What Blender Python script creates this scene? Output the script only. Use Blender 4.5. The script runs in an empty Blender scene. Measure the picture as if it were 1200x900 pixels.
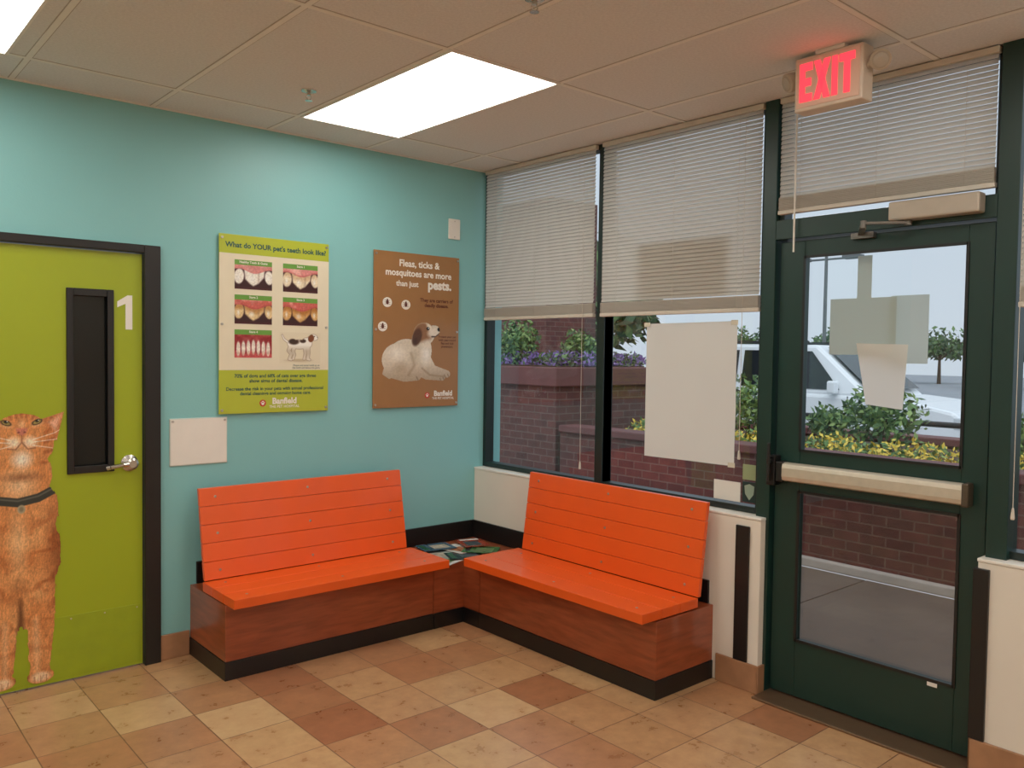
import bpy, bmesh, math, random
import numpy as np
from mathutils import Matrix, Vector
random.seed(7); rng=np.random.RandomState(7)
COL=bpy.context.scene.collection
H=2.80

# ---------------------------------------------------------------- colours / materials
def lin(c):
    c=c/255.0
    return c/12.92 if c<=0.04045 else ((c+0.055)/1.055)**2.4
def S(r,g,b): return (lin(r),lin(g),lin(b),1.0)
def lin_np(a):
    a=np.clip(a,0,1); return np.where(a<=0.04045,a/12.92,((a+0.055)/1.055)**2.4)
MATS={}
def base(name):
    m=bpy.data.materials.new(name); m.use_nodes=True
    nt=m.node_tree; b=nt.nodes['Principled BSDF']; return m,nt,b
def mat(name,col,rough=.5,metal=0,var=.06,scale=12,bump=0,bscale=60,coat=0,spec=.5,stretch=(1,1,1)):
    """plain surface with a procedural noise variation"""
    if name in MATS: return MATS[name]
    m,nt,b=base(name)
    tc=nt.nodes.new('ShaderNodeTexCoord'); mp=nt.nodes.new('ShaderNodeMapping'); mp.inputs['Scale'].default_value=stretch
    nt.links.new(tc.outputs['Object'],mp.inputs[0])
    n=nt.nodes.new('ShaderNodeTexNoise'); n.inputs['Scale'].default_value=scale; n.inputs['Detail'].default_value=4
    nt.links.new(mp.outputs[0],n.inputs['Vector'])
    r=nt.nodes.new('ShaderNodeValToRGB')
    r.color_ramp.elements[0].position=.3; r.color_ramp.elements[1].position=.7
    r.color_ramp.elements[0].color=tuple(c*(1-var) for c in col[:3])+(1,)
    r.color_ramp.elements[1].color=tuple(min(1,c*(1+var)) for c in col[:3])+(1,)
    nt.links.new(n.outputs['Fac'],r.inputs[0]); nt.links.new(r.outputs[0],b.inputs['Base Color'])
    b.inputs['Roughness'].default_value=rough; b.inputs['Metallic'].default_value=metal
    b.inputs['Coat Weight'].default_value=coat; b.inputs['Specular IOR Level'].default_value=spec
    if bump:
        n2=nt.nodes.new('ShaderNodeTexNoise'); n2.inputs['Scale'].default_value=bscale; n2.inputs['Detail'].default_value=3
        nt.links.new(tc.outputs['Object'],n2.inputs['Vector'])
        bp=nt.nodes.new('ShaderNodeBump'); bp.inputs['Strength'].default_value=bump; bp.inputs['Distance'].default_value=.01
        nt.links.new(n2.outputs['Fac'],bp.inputs['Height']); nt.links.new(bp.outputs[0],b.inputs['Normal'])
    MATS[name]=m; return m
def emis(name,col,strength,colr=None):
    m,nt,b=base(name); b.inputs['Base Color'].default_value=colr or col
    b.inputs['Emission Color'].default_value=col; b.inputs['Emission Strength'].default_value=strength; return m
def glass(name,tint=(1,1,1,1)):
    """thin window pane: clear with angle dependent reflection (same from both sides)"""
    m=bpy.data.materials.new(name); m.use_nodes=True; nt=m.node_tree; nt.nodes.clear()
    o=nt.nodes.new('ShaderNodeOutputMaterial'); t=nt.nodes.new('ShaderNodeBsdfTransparent'); t.inputs[0].default_value=tint
    g=nt.nodes.new('ShaderNodeBsdfGlossy'); g.inputs['Roughness'].default_value=.02
    lw=nt.nodes.new('ShaderNodeLayerWeight'); lw.inputs['Blend'].default_value=.5
    pw=nt.nodes.new('ShaderNodeMath'); pw.operation='POWER'; pw.inputs[1].default_value=5
    ma=nt.nodes.new('ShaderNodeMath'); ma.operation='MULTIPLY_ADD'; ma.inputs[1].default_value=.8; ma.inputs[2].default_value=.04
    mx=nt.nodes.new('ShaderNodeMixShader')
    nt.links.new(lw.outputs['Facing'],pw.inputs[0]); nt.links.new(pw.outputs[0],ma.inputs[0]); nt.links.new(ma.outputs[0],mx.inputs[0])
    nt.links.new(t.outputs[0],mx.inputs[1]); nt.links.new(g.outputs[0],mx.inputs[2]); nt.links.new(mx.outputs[0],o.inputs[0])
    return m
def translucent(name,col,fac=.35):
    m=bpy.data.materials.new(name); m.use_nodes=True; nt=m.node_tree; nt.nodes.clear()
    o=nt.nodes.new('ShaderNodeOutputMaterial'); d=nt.nodes.new('ShaderNodeBsdfDiffuse'); t=nt.nodes.new('ShaderNodeBsdfTranslucent')
    tc=nt.nodes.new('ShaderNodeTexCoord'); n=nt.nodes.new('ShaderNodeTexNoise'); n.inputs['Scale'].default_value=3
    r=nt.nodes.new('ShaderNodeValToRGB'); r.color_ramp.elements[0].color=tuple(c*.94 for c in col[:3])+(1,); r.color_ramp.elements[1].color=col
    nt.links.new(tc.outputs['Object'],n.inputs['Vector']); nt.links.new(n.outputs['Fac'],r.inputs[0])
    nt.links.new(r.outputs[0],d.inputs[0]); nt.links.new(r.outputs[0],t.inputs[0])
    mx=nt.nodes.new('ShaderNodeMixShader'); mx.inputs[0].default_value=fac
    nt.links.new(d.outputs[0],mx.inputs[1]); nt.links.new(t.outputs[0],mx.inputs[2]); nt.links.new(mx.outputs[0],o.inputs[0])
    return m
def vcol_mat(name,rough=.4):
    m,nt,b=base(name); a=nt.nodes.new('ShaderNodeAttribute'); a.attribute_name='Col'
    nt.links.new(a.outputs['Color'],b.inputs['Base Color']); b.inputs['Roughness'].default_value=rough; return m
def brick_mat(name,c1,c2,mort,bw=.2,rh=.075,ms=.006,offset=.5,rough=.85):
    m,nt,b=base(name)
    uv=nt.nodes.new('ShaderNodeUVMap'); uv.uv_map='UVMap'
    br=nt.nodes.new('ShaderNodeTexBrick'); br.offset=offset
    br.inputs['Color1'].default_value=c1; br.inputs['Color2'].default_value=c2; br.inputs['Mortar'].default_value=mort
    br.inputs['Scale'].default_value=1; br.inputs['Brick Width'].default_value=bw; br.inputs['Row Height'].default_value=rh
    br.inputs['Mortar Size'].default_value=ms
    nt.links.new(uv.outputs[0],br.inputs['Vector'])
    n=nt.nodes.new('ShaderNodeTexNoise'); n.inputs['Scale'].default_value=9; n.inputs['Detail'].default_value=5
    nt.links.new(uv.outputs[0],n.inputs['Vector'])
    mx=nt.nodes.new('ShaderNodeMix'); mx.data_type='RGBA'; mx.blend_type='OVERLAY'; mx.inputs[0].default_value=.5
    nt.links.new(br.outputs['Color'],mx.inputs[6]); nt.links.new(n.outputs['Fac'],mx.inputs[7])
    nt.links.new(mx.outputs[2],b.inputs['Base Color']); b.inputs['Roughness'].default_value=rough
    bp=nt.nodes.new('ShaderNodeBump'); bp.inputs['Strength'].default_value=.5; bp.inputs['Distance'].default_value=.005; bp.invert=True
    nt.links.new(br.outputs['Fac'],bp.inputs['Height']); nt.links.new(bp.outputs[0],b.inputs['Normal'])
    return m
def floor_mat():
    m,nt,b=base('floor_tile_vinyl'); L=nt.links.new; N=nt.nodes.new
    uv=N('ShaderNodeUVMap'); uv.uv_map='UVMap'
    T=.305
    ad=N('ShaderNodeVectorMath'); ad.operation='ADD'; ad.inputs[1].default_value=(.10,.14,0); L(uv.outputs[0],ad.inputs[0])
    dv=N('ShaderNodeVectorMath'); dv.operation='SCALE'; dv.inputs['Scale'].default_value=1/T; L(ad.outputs[0],dv.inputs[0])
    fl=N('ShaderNodeVectorMath'); fl.operation='FLOOR'; L(dv.outputs[0],fl.inputs[0])
    wn=N('ShaderNodeTexWhiteNoise'); wn.noise_dimensions='2D'; L(fl.outputs[0],wn.inputs['Vector'])
    r=N('ShaderNodeValToRGB'); r.color_ramp.interpolation='LINEAR'
    cs=[(0,S(158,100,68)),(.25,S(182,132,92)),(.5,S(200,160,114)),(.75,S(170,114,78)),(1,S(208,170,124))]
    e=r.color_ramp.elements; e[0].position=0; e[0].color=cs[0][1]; e[1].position=1; e[1].color=cs[4][1]
    for p,c in cs[1:4]:
        q=e.new(p); q.color=c
    L(wn.outputs['Value'],r.inputs[0])
    sh=N('ShaderNodeVectorMath'); sh.operation='MULTIPLY_ADD'; sh.inputs[1].default_value=(3.7,3.7,3.7); L(wn.outputs['Color'],sh.inputs[0]); L(uv.outputs[0],sh.inputs[2])
    n=N('ShaderNodeTexNoise'); n.inputs['Scale'].default_value=12; n.inputs['Detail'].default_value=8; n.inputs['Roughness'].default_value=.66; L(sh.outputs[0],n.inputs['Vector'])
    cr=N('ShaderNodeValToRGB'); cr.color_ramp.elements[0].position=.30; cr.color_ramp.elements[0].color=(.37,.35,.33,1); cr.color_ramp.elements[1].position=.70; cr.color_ramp.elements[1].color=(.60,.60,.59,1); L(n.outputs['Fac'],cr.inputs[0])
    mx=N('ShaderNodeMix'); mx.data_type='RGBA'; mx.blend_type='OVERLAY'; mx.inputs[0].default_value=.8; L(r.outputs[0],mx.inputs[6]); L(cr.outputs[0],mx.inputs[7])
    br=N('ShaderNodeTexBrick'); br.offset=0; br.inputs['Scale'].default_value=1; br.inputs['Brick Width'].default_value=T; br.inputs['Row Height'].default_value=T; br.inputs['Mortar Size'].default_value=.0028
    br.inputs['Mortar Smooth'].default_value=.4; L(ad.outputs[0],br.inputs['Vector'])
    m2=N('ShaderNodeMix'); m2.data_type='RGBA'; m2.inputs[7].default_value=S(116,80,56); L(br.outputs['Fac'],m2.inputs[0]); L(mx.outputs[2],m2.inputs[6])
    L(m2.outputs[2],b.inputs['Base Color']); b.inputs['Specular IOR Level'].default_value=.55
    rr=N('ShaderNodeMapRange'); rr.inputs['To Min'].default_value=.2; rr.inputs['To Max'].default_value=.4; L(n.outputs['Fac'],rr.inputs['Value']); L(rr.outputs[0],b.inputs['Roughness'])
    bp=N('ShaderNodeBump'); bp.inputs['Strength'].default_value=.25; bp.inputs['Distance'].default_value=.004; bp.invert=True; L(br.outputs['Fac'],bp.inputs['Height']); L(bp.outputs[0],b.inputs['Normal'])
    return m

# ---------------------------------------------------------------- object helpers
def finish(name,me,mats,parent=None,smooth=False,bevel=0,origin=None):
    if not isinstance(mats,(list,tuple)): mats=[mats]
    for m in mats: me.materials.append(m)
    n=len(me.vertices); co=np.empty(n*3); me.vertices.foreach_get('co',co); co=co.reshape(-1,3)
    if not me.uv_layers:
        uvl=me.uv_layers.new(name='UVMap')
        for p in me.polygons:
            nx,ny,nz=abs(p.normal[0]),abs(p.normal[1]),abs(p.normal[2])
            for li in p.loop_indices:
                v=co[me.loops[li].vertex_index]
                if nz>=nx and nz>=ny: uvl.data[li].uv=(v[0],v[1])
                elif nx>=ny: uvl.data[li].uv=(v[1],v[2])
                else: uvl.data[li].uv=(v[0],v[2])
    if origin is None: origin=Vector(((co[:,0].min()+co[:,0].max())/2,(co[:,1].min()+co[:,1].max())/2,co[:,2].min()))
    else: origin=Vector(origin)
    co-=np.array(origin); me.vertices.foreach_set('co',co.ravel()); me.update()
    if smooth:
        for p in me.polygons: p.use_smooth=True
    o=bpy.data.objects.new(name,me); COL.objects.link(o); o.location=origin
    if parent is not None:
        o.parent=parent; o.matrix_parent_inverse=Matrix.Translation(-parent.location)
    if bevel:
        md=o.modifiers.new('bevel','BEVEL'); md.width=bevel; md.segments=2; md.limit_method='ANGLE'
    return o
def bx(bm,x0,x1,y0,y1,z0,z1,mi=0):
    x0,x1=sorted((x0,x1)); y0,y1=sorted((y0,y1)); z0,z1=sorted((z0,z1))
    v=[bm.verts.new(c) for c in ((x0,y0,z0),(x1,y0,z0),(x1,y1,z0),(x0,y1,z0),(x0,y0,z1),(x1,y0,z1),(x1,y1,z1),(x0,y1,z1))]
    for q in ((3,2,1,0),(4,5,6,7),(0,1,5,4),(1,2,6,5),(2,3,7,6),(3,0,4,7)):
        f=bm.faces.new([v[i] for i in q]); f.material_index=mi
    return v
def tome(bm,name='m'):
    bm.normal_update(); me=bpy.data.meshes.new(name); bm.to_mesh(me); bm.free(); return me
def boxes(name,lst,mats,parent=None,bevel=0,**k):
    bm=bmesh.new()
    for b in lst: bx(bm,*b)
    return finish(name,tome(bm,name),mats,parent,bevel=bevel,**k)
def prism(bm,pts,axis,a0,a1,mi=0):
    def mk(p,a):
        l=list(p); l.insert(axis,a); return bm.verts.new(l)
    A=[mk(p,a0) for p in pts]; B=[mk(p,a1) for p in pts]; n=len(pts)
    fs=[bm.faces.new(A),bm.faces.new(B[::-1])]
    for i in range(n): fs.append(bm.faces.new((A[i],B[i],B[(i+1)%n],A[(i+1)%n])))
    for f in fs: f.material_index=mi
    bmesh.ops.recalc_face_normals(bm,faces=fs)
def cyl(bm,p0,p1,r0,r1=None,seg=16,mi=0):
    r1=r0 if r1 is None else r1
    p0=Vector(p0);p1=Vector(p1);d=(p1-p0).normalized()
    a=d.orthogonal().normalized(); b=d.cross(a)
    A=[];B=[]
    for i in range(seg):
        t=2*math.pi*i/seg; w=a*math.cos(t)+b*math.sin(t)
        A.append(bm.verts.new(p0+w*r0)); B.append(bm.verts.new(p1+w*r1))
    fs=[bm.faces.new(A[::-1]),bm.faces.new(B)]
    for i in range(seg): fs.append(bm.faces.new((A[i],A[(i+1)%seg],B[(i+1)%seg],B[i])))
    for f in fs: f.material_index=mi
def lathe(bm,p0,d,prof,seg=24,mi=0):
    p0=Vector(p0); d=Vector(d).normalized(); a=d.orthogonal().normalized(); b=d.cross(a); rings=[]
    for (h,r) in prof:
        rings.append([bm.verts.new(p0+d*h+(a*math.cos(2*math.pi*i/seg)+b*math.sin(2*math.pi*i/seg))*max(r,1e-4)) for i in range(seg)])
    for A,B in zip(rings,rings[1:]):
        for i in range(seg):
            f=bm.faces.new((A[i],A[(i+1)%seg],B[(i+1)%seg],B[i])); f.material_index=mi
    bm.faces.new(rings[0][::-1]).material_index=mi; bm.faces.new(rings[-1]).material_index=mi
def tube(bm,pts,r,seg=8,mi=0):
    for a,b in zip(pts,pts[1:]): cyl(bm,a,b,r,seg=seg,mi=mi)
def bmobj(name,bm,mats,parent=None,smooth=False,bevel=0,**k): return finish(name,tome(bm,name),mats,parent,smooth,bevel,**k)
def empty(name,loc):
    o=bpy.data.objects.new(name,None); o.empty_display_size=.1; COL.objects.link(o); o.location=loc; return o
def tag(o,label,cat,group=None,kind=None):
    o['label']=label; o['category']=cat
    if group: o['group']=group
    if kind: o['kind']=kind
    return o
def structure(o,label=None,cat=None):
    o['kind']='structure'
    if label: o['label']=label
    if cat: o['category']=cat
    return o
def dup(o,off):
    off=Vector(off); n=o.copy(); COL.objects.link(n); n.location=o.location+off
    for c in list(o.children):
        _dup(c,n,off)
    return n
def _dup(c,par,off):
    k=c.copy(); COL.objects.link(k); k.location=c.location+off; k.parent=par; k.matrix_parent_inverse=Matrix.Translation(-par.location)
    for g in list(c.children): _dup(g,k,off)
def PT(plane,a,b,d):
    return Vector((a,-d,b)) if plane=='T' else Vector((-d,a,b))
def text_to_mesh(body,bold=0,align='CENTER',spacing=1.0):
    cu=bpy.data.curves.new('t','FONT'); cu.body=body; cu.size=1; cu.offset=bold; cu.align_x=align; cu.resolution_u=3; cu.space_line=spacing
    ob=bpy.data.objects.new('t',cu); COL.objects.link(ob)
    dg=bpy.context.evaluated_depsgraph_get(); dg.update()
    me=bpy.data.meshes.new_from_object(ob.evaluated_get(dg)); bpy.data.objects.remove(ob)
    return me
def text_into(bm,body,plane,a0,a1,b0,b1,d,bold=0.01,mi=0,keep=True,align='CENTER',spacing=1.0):
    me=text_to_mesh(body,bold,align,spacing)
    co=np.array([v.co[:] for v in me.vertices]); mn=co.min(0); mxx=co.max(0)
    w=abs(a1-a0); h=b1-b0; sx=w/(mxx[0]-mn[0]); sy=h/(mxx[1]-mn[1])
    if keep: sx=sy=min(sx,sy)
    cx=(mn[0]+mxx[0])/2; cy=(mn[1]+mxx[1])/2; ca=(a0+a1)/2; cb=(b0+b1)/2
    sg=1 if a1>a0 else -1
    vs=[bm.verts.new(PT(plane,ca+sg*(c[0]-cx)*sx,cb+(c[1]-cy)*sy,d)) for c in co]
    for p in me.polygons:
        try:
            f=bm.faces.new([vs[i] for i in p.vertices]); f.material_index=mi
        except ValueError: pass
    bpy.data.meshes.remove(me)
def textobj(name,mt,par,*a,**k):
    bm=bmesh.new(); text_into(bm,*a,**k); return bmobj(name,bm,mt,par)
def quad(bm,plane,a0,a1,b0,b1,d,mi=0):
    f=bm.faces.new([bm.verts.new(PT(plane,*c,d)) for c in ((a0,b0),(a1,b0),(a1,b1),(a0,b1))]); f.material_index=mi
def disc(bm,plane,a,b,ra,rb,d,mi=0,seg=20):
    sg=1 if plane=='T' else -1
    f=bm.faces.new([bm.verts.new(PT(plane,a+sg*ra*math.cos(2*math.pi*i/seg),b+rb*math.sin(2*math.pi*i/seg),d)) for i in range(seg)]); f.material_index=mi
VC=vcol_mat('printed_ink',.35)
def paint(name,plane,a0,a1,b0,b1,d,nx,ny,func,parent,S0,S1,T0,T1):
    s=np.linspace(S0,S1,nx); t=np.linspace(T1,T0,ny)
    SS,TT=np.meshgrid(s,t)
    rgb,al=func(SS,TT)
    aa=np.linspace(a0,a1,nx); bb=np.linspace(b0,b1,ny)
    A,B=np.meshgrid(aa,bb); idx=np.arange(nx*ny).reshape(ny,nx)
    verts=[PT(plane,a,b,d)[:] for a,b in zip(A.ravel(),B.ravel())]
    q=np.stack([idx[:-1,:-1],idx[:-1,1:],idx[1:,1:],idx[1:,:-1]],-1).reshape(-1,4)
    am=(al[:-1,:-1]+al[:-1,1:]+al[1:,1:]+al[1:,:-1]).ravel()/4
    q=q[am>.5]
    used=np.unique(q); remap=-np.ones(nx*ny,int); remap[used]=np.arange(len(used))
    verts=[verts[i] for i in used]; q=remap[q]
    me=bpy.data.meshes.new(name); me.from_pydata(verts,[],q.tolist()); me.update()
    ca=me.color_attributes.new('Col','FLOAT_COLOR','POINT')
    c=np.ones((len(used),4)); c[:,:3]=lin_np(rgb.reshape(-1,3)[used]); ca.data.foreach_set('color',c.ravel())
    return finish(name,me,VC,parent)
def vn(Sx,Tx,scale,seed):
    g=np.random.RandomState(seed).rand(64,64); x=Sx/scale+100; y=Tx/scale+100
    xi=np.floor(x).astype(int); yi=np.floor(y).astype(int); fx=x-xi; fy=y-yi; fx=fx*fx*(3-2*fx); fy=fy*fy*(3-2*fy)
    G=lambda i,j:g[j%64,i%64]
    return (G(xi,yi)*(1-fx)+G(xi+1,yi)*fx)*(1-fy)+(G(xi,yi+1)*(1-fx)+G(xi+1,yi+1)*fx)*fy
def el(Sx,Tx,cx,cy,rx,ry,rot=0,soft=.12):
    a=math.radians(rot); X=(Sx-cx)*math.cos(a)+(Tx-cy)*math.sin(a); Y=-(Sx-cx)*math.sin(a)+(Tx-cy)*math.cos(a)
    return np.clip((1-np.sqrt((X/rx)**2+(Y/ry)**2))/soft,0,1)
def stroke(Sx,Tx,pts,w,w2=None,soft=1.0):
    best=np.zeros_like(Sx); w2=w if w2 is None else w2; n=len(pts)-1
    for i,(p,q) in enumerate(zip(pts,pts[1:])):
        dx,dy=q[0]-p[0],q[1]-p[1]; L=dx*dx+dy*dy+1e-9
        k=np.clip(((Sx-p[0])*dx+(Tx-p[1])*dy)/L,0,1); d=np.hypot(Sx-p[0]-k*dx,Tx-p[1]-k*dy)
        ww=w+(w2-w)*(i+k)/n
        best=np.maximum(best,np.clip((ww-d)/soft+.5,0,1))
    return best
def conv(Sx,Tx,pts,soft=1.5):
    n=len(pts); ar=sum(pts[i][0]*pts[(i+1)%n][1]-pts[(i+1)%n][0]*pts[i][1] for i in range(n)); sg=1 if ar>0 else -1
    m=np.full_like(Sx,1e9)
    for i in range(n):
        p,q=pts[i],pts[(i+1)%n]; dx,dy=q[0]-p[0],q[1]-p[1]; L=math.hypot(dx,dy)
        m=np.minimum(m,sg*(dx*(Tx-p[1])-dy*(Sx-p[0]))/L)
    return np.clip(m/soft+.5,0,1)
def ov(c,rgb,m):
    m=m[...,None]; return c*(1-m)+np.array(rgb)/255.*m

# ---------------------------------------------------------------- materials
M_teal=mat('teal_wall_paint',S(134,198,199),.42,var=.02,scale=2,bump=.06,bscale=120)
M_cream=mat('cream_wall_paint',S(234,226,212),.6,var=.03,scale=3)
M_ceil=mat('ceiling_tile',S(228,226,223),.9,var=.06,scale=90,bump=.4,bscale=220)
M_tbar=mat('ceiling_grid_metal',S(240,236,228),.6,var=.03)
M_gridshade=mat('ceiling_grid_shadow_line',S(180,170,158),.8)
M_floor=floor_mat()
M_basetile=mat('brown_base_tile',S(168,122,88),.4,var=.18,scale=9)
M_green=mat('dark_green_metal',S(13,48,41),.4,var=.06,scale=6)
M_dkgreen=mat('blackish_green_metal',S(14,32,30),.4,var=.06,scale=6)
M_black=mat('black_paint',S(18,17,18),.4,var=.08)
M_orange=mat('orange_painted_wood',S(240,90,24),.38,var=.03,scale=5,coat=.15)
M_wood=mat('cherry_wood_panel',S(150,72,42),.3,var=.25,scale=6,stretch=(1,1,7),coat=.35)
M_top=mat('cherry_wood_top',S(156,80,50),.28,var=.15,scale=6,coat=.35)
M_glass=glass('window_glass',(.95,.97,.975,1))
M_blind=translucent('blind_slat_plastic',S(226,220,210),.46)
M_rail=mat('blind_rail_plastic',S(212,204,190),.5,var=.04)
M_white=mat('white_plastic',S(240,236,226),.45,var=.02)
M_paper=translucent('white_paper',S(254,243,226),.5)
M_paper2=translucent('cream_paper',S(252,246,236),.6)
M_chrome=mat('brushed_metal',S(196,192,184),.25,metal=1,var=.05)
M_bar=mat('brushed_bronze_bar',S(212,202,182),.42,metal=.45,var=.05,scale=30)
M_lime=mat('lime_door_paint',S(158,174,26),.4,var=.03,scale=2)
M_screw=mat('steel_screw',S(200,196,188),.3,metal=1,var=.03)

# ---------------------------------------------------------------- camera (from vanishing points of the room)
cam=bpy.data.cameras.new('camera'); co=bpy.data.objects.new('camera',cam); COL.objects.link(co)
R=np.array([[.7564,-.0134,.6539],[-.6539,-.0372,.7557],[.0142,-.9992,-.0369]])
rx=Vector(R[:,0]).normalized(); fw=Vector(R[:,2]); fw=(fw-fw.dot(rx)*rx).normalized(); upv=rx.cross(fw)
Mx=Matrix(((rx.x,upv.x,-fw.x,-3.546),(rx.y,upv.y,-fw.y,-4.355),(rx.z,upv.z,-fw.z,1.6),(0,0,0,1)))
co.matrix_world=Mx; cam.sensor_width=36; cam.lens=976/1200*36; cam.clip_end=300; cam.clip_start=.05
bpy.context.scene.camera=co

# ================================================================ ROOM SHELL
X0,Y0=-6.4,-6.9
structure(boxes('floor',[(X0,.06,Y0,.12,-.1,0)],M_floor),'mottled tan and terracotta square floor tiles','floor')
structure(boxes('ceiling',[(X0,.12,Y0,.12,H,H+.1)],M_ceil),'suspended ceiling of textured rectangular tiles','ceiling')
dx0,dx1,dz=-3.21,-2.14,2.11
structure(boxes('wall_back',[(X0,dx0,0,.12,0,H),(dx1,.12,0,.12,0,H),(dx0,dx1,0,.12,dz,H)],M_teal),'smooth teal painted wall','wall')
structure(boxes('wall_left',[(X0-.12,X0,Y0,.12,0,H)],M_cream),'cream painted wall','wall')
structure(boxes('wall_front',[(X0-.12,.12,Y0-.12,Y0,0,H)],M_cream),'cream painted wall','wall')
KX=-.10
structure(boxes('wall_right',[(KX,.06,-2.18,0,0,.825)],M_cream,bevel=.004),'cream knee wall under the windows','wall')
structure(boxes('wall_right.001',[(KX,.06,-4.6,-3.13,0,.825),(-.02,.1,Y0,-4.6,0,H)],M_cream,bevel=.004),'cream knee wall beside the exit door','wall')
structure(boxes('trim_1',[(KX-.004,.0,-2.182,0,.825,.838)],M_white,bevel=.003),'pale window sill cap','trim')
structure(boxes('trim_2',[(KX-.004,.0,-4.6,-3.128,.825,.838)],M_white,bevel=.003),'pale window sill cap','trim')
structure(boxes('trim_3',[(KX-.012,KX,-2.125,-2.05,.135,.79)],M_black,bevel=.003),'black corner guard strip on knee wall','trim')
structure(boxes('trim_4',[(KX-.014,KX+.03,-3.175,-3.118,.135,.80)],M_black,bevel=.003),'black corner guard strip beside door','trim')
structure(boxes('baseboard_back',[(X0,dx0,-.012,0,0,.13),(dx1,-1.99,-.012,0,0,.13)],M_basetile,bevel=.004),'brown ceramic tile baseboard','baseboard')
structure(boxes('baseboard_right',[(KX-.012,KX,-2.19,-1.95,0,.135),(KX-.012,.02,-2.192,-2.18,0,.135)],M_basetile,bevel=.004),'brown ceramic tile baseboard','baseboard')
structure(boxes('baseboard_right.001',[(KX-.012,KX,-4.6,-3.12,0,.135),(KX-.012,.0,-3.13,-3.12,0,.135)],M_basetile,bevel=.004),'brown ceramic tile baseboard','baseboard')
gx=[-.345-.61*i for i in range(10)]; gy=[-.37,-1.65,-2.9,-4.14,-5.38,-6.61]
L=[(x-.011,x+.011,Y0,0,H-.003,H,0) for x in gx if x>X0]+[(X0,0,y-.011,y+.011,H-.0034,H,0) for y in gy]
L+=[(x-.015,x+.015,Y0,0,H-.0012,H,1) for x in gx if x>X0]+[(X0,0,y-.015,y+.015,H-.0015,H,1) for y in gy]  # wider, darker strips: shadow lines painted along both edges of each bar
L+=[(X0,0,-.02,0,H-.004,H,0),(-.02,0,Y0,0,H-.004,H,0)]
structure(boxes('trim_5',L,[M_tbar,M_gridshade]),'pale metal ceiling grid bars','trim')

# ---------------------------------------------------------------- window frames
def window(name,y0,y1,zb,zt,label):
    w=.03
    o=boxes(name,[(-.03,.04,y0,y0-w,zb,zt),(-.03,.04,y1+w,y1,zb,zt),(-.03,.04,y0-w,y1+w,zt-w,zt),(-.03,.04,y0-w,y1+w,zb,zb+.03)],M_dkgreen,bevel=.002)
    structure(o,label,'window')
    boxes('glass',[(.004,.008,y0-w,y1+w,zb+.03,zt-w)],M_glass,o)
    return o
w1=window('window_1',0,-1.065,.84,H,'dark green framed window with lowered blind')
w2=window('window_2',-1.065,-2.13,.84,H,'dark green framed window with paper taped on glass')
w3=window('window_3',-2.19,-3.15,2.2,H,'transom window above the exit door')
w4=window('window_4',-3.17,-4.6,.84,H,'dark green framed window beside the exit door')
structure(boxes('trim_6',[(-.06,.05,-2.125,-2.195,.0,H),(-.06,.05,-3.14,-3.215,.0,H),(-.06,.05,-2.195,-3.14,2.145,2.235)],M_green,bevel=.003),'dark green metal door frame','door frame')
structure(boxes('trim_7',[(-.035,.045,-1.035,-1.095,.84,H)],M_dkgreen,bevel=.003),'dark green window mullion','trim')
structure(boxes('trim_8',[(-.17,.06,-2.195,-3.12,0,.012)],mat('bronze_threshold',S(128,100,76),.35,metal=.6),bevel=.004),'bronze door threshold','trim')

# ---------------------------------------------------------------- exit door (door_2)
dy0,dy1=-2.205,-3.128; GL,GR=-2.330,-3.032
d2=boxes('door_2',[(-.03,.015,dy0,GL,.02,2.135),(-.03,.015,GR,dy1,.02,2.135),
   (-.03,.015,GL,GR,2.06,2.135),(-.03,.015,GL,GR,.98,1.17),(-.03,.015,GL,GR,.02,.285)],M_green,bevel=.003)
structure(d2,'dark green metal exit door with two glass panes','door')
boxes('glass',[(-.008,-.004,GL,GR,1.17,2.06)],M_glass,d2)
boxes('glass',[(-.008,-.004,GL,GR,.285,.98)],glass('lower_door_glass',(.80,.78,.76,1)),d2)
g=boxes('glazing_bead',[(-.036,-.03,a,b,c,d) for (z0,z1) in ((.28,.985),(1.165,2.065)) for (a,b,c,d) in ((GL+.005,GL-.007,z0,z1),(GR+.007,GR-.005,z0,z1),(GL,GR,z0,z0+.012),(GL,GR,z1-.012,z1))],M_black,d2)
bm=bmesh.new()
prof=[(-.066,1.026),(-.080,1.032),(-.085,1.05),(-.085,1.088),(-.080,1.106),(-.066,1.112),(-.04,1.112),(-.04,1.026)]
prism(bm,[(p[0],p[1]) for p in prof],1,-2.27,-3.06)
pb=bmobj('panic_bar',bm,M_bar,d2,bevel=.003)
boxes('bar_bracket',[(-.08,-.03,-2.235,-2.275,1.02,1.115)],M_black,d2,bevel=.006)
boxes('bar_bracket',[(-.088,-.03,-3.055,-3.082,1.022,1.116)],mat('dark_bronze',S(90,80,66),.4,metal=.5),d2,bevel=.006)
bm=bmesh.new(); bx(bm,-.085,-.03,-2.19,-2.235,1.0,1.14); cyl(bm,(-.10,-2.212,1.02),(-.10,-2.212,1.20),.008)
bx(bm,-.105,-.08,-2.2,-2.225,1.10,1.125)
bmobj('latch',bm,M_black,d2,bevel=.004)
boxes('sticker',[(-.0365,-.036,-2.93,-2.97,.262,.278)],M_white,d2)
dc=empty('door_closer',(-.09,-2.93,2.16)); tag(dc,'tan metal door closer mounted on the door header','door closer')
boxes('body',[(-.125,-.06,-2.75,-3.10,2.165,2.243)],mat('tan_metal',S(186,174,158),.45,metal=.3),dc,bevel=.008)
bm=bmesh.new()
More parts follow.
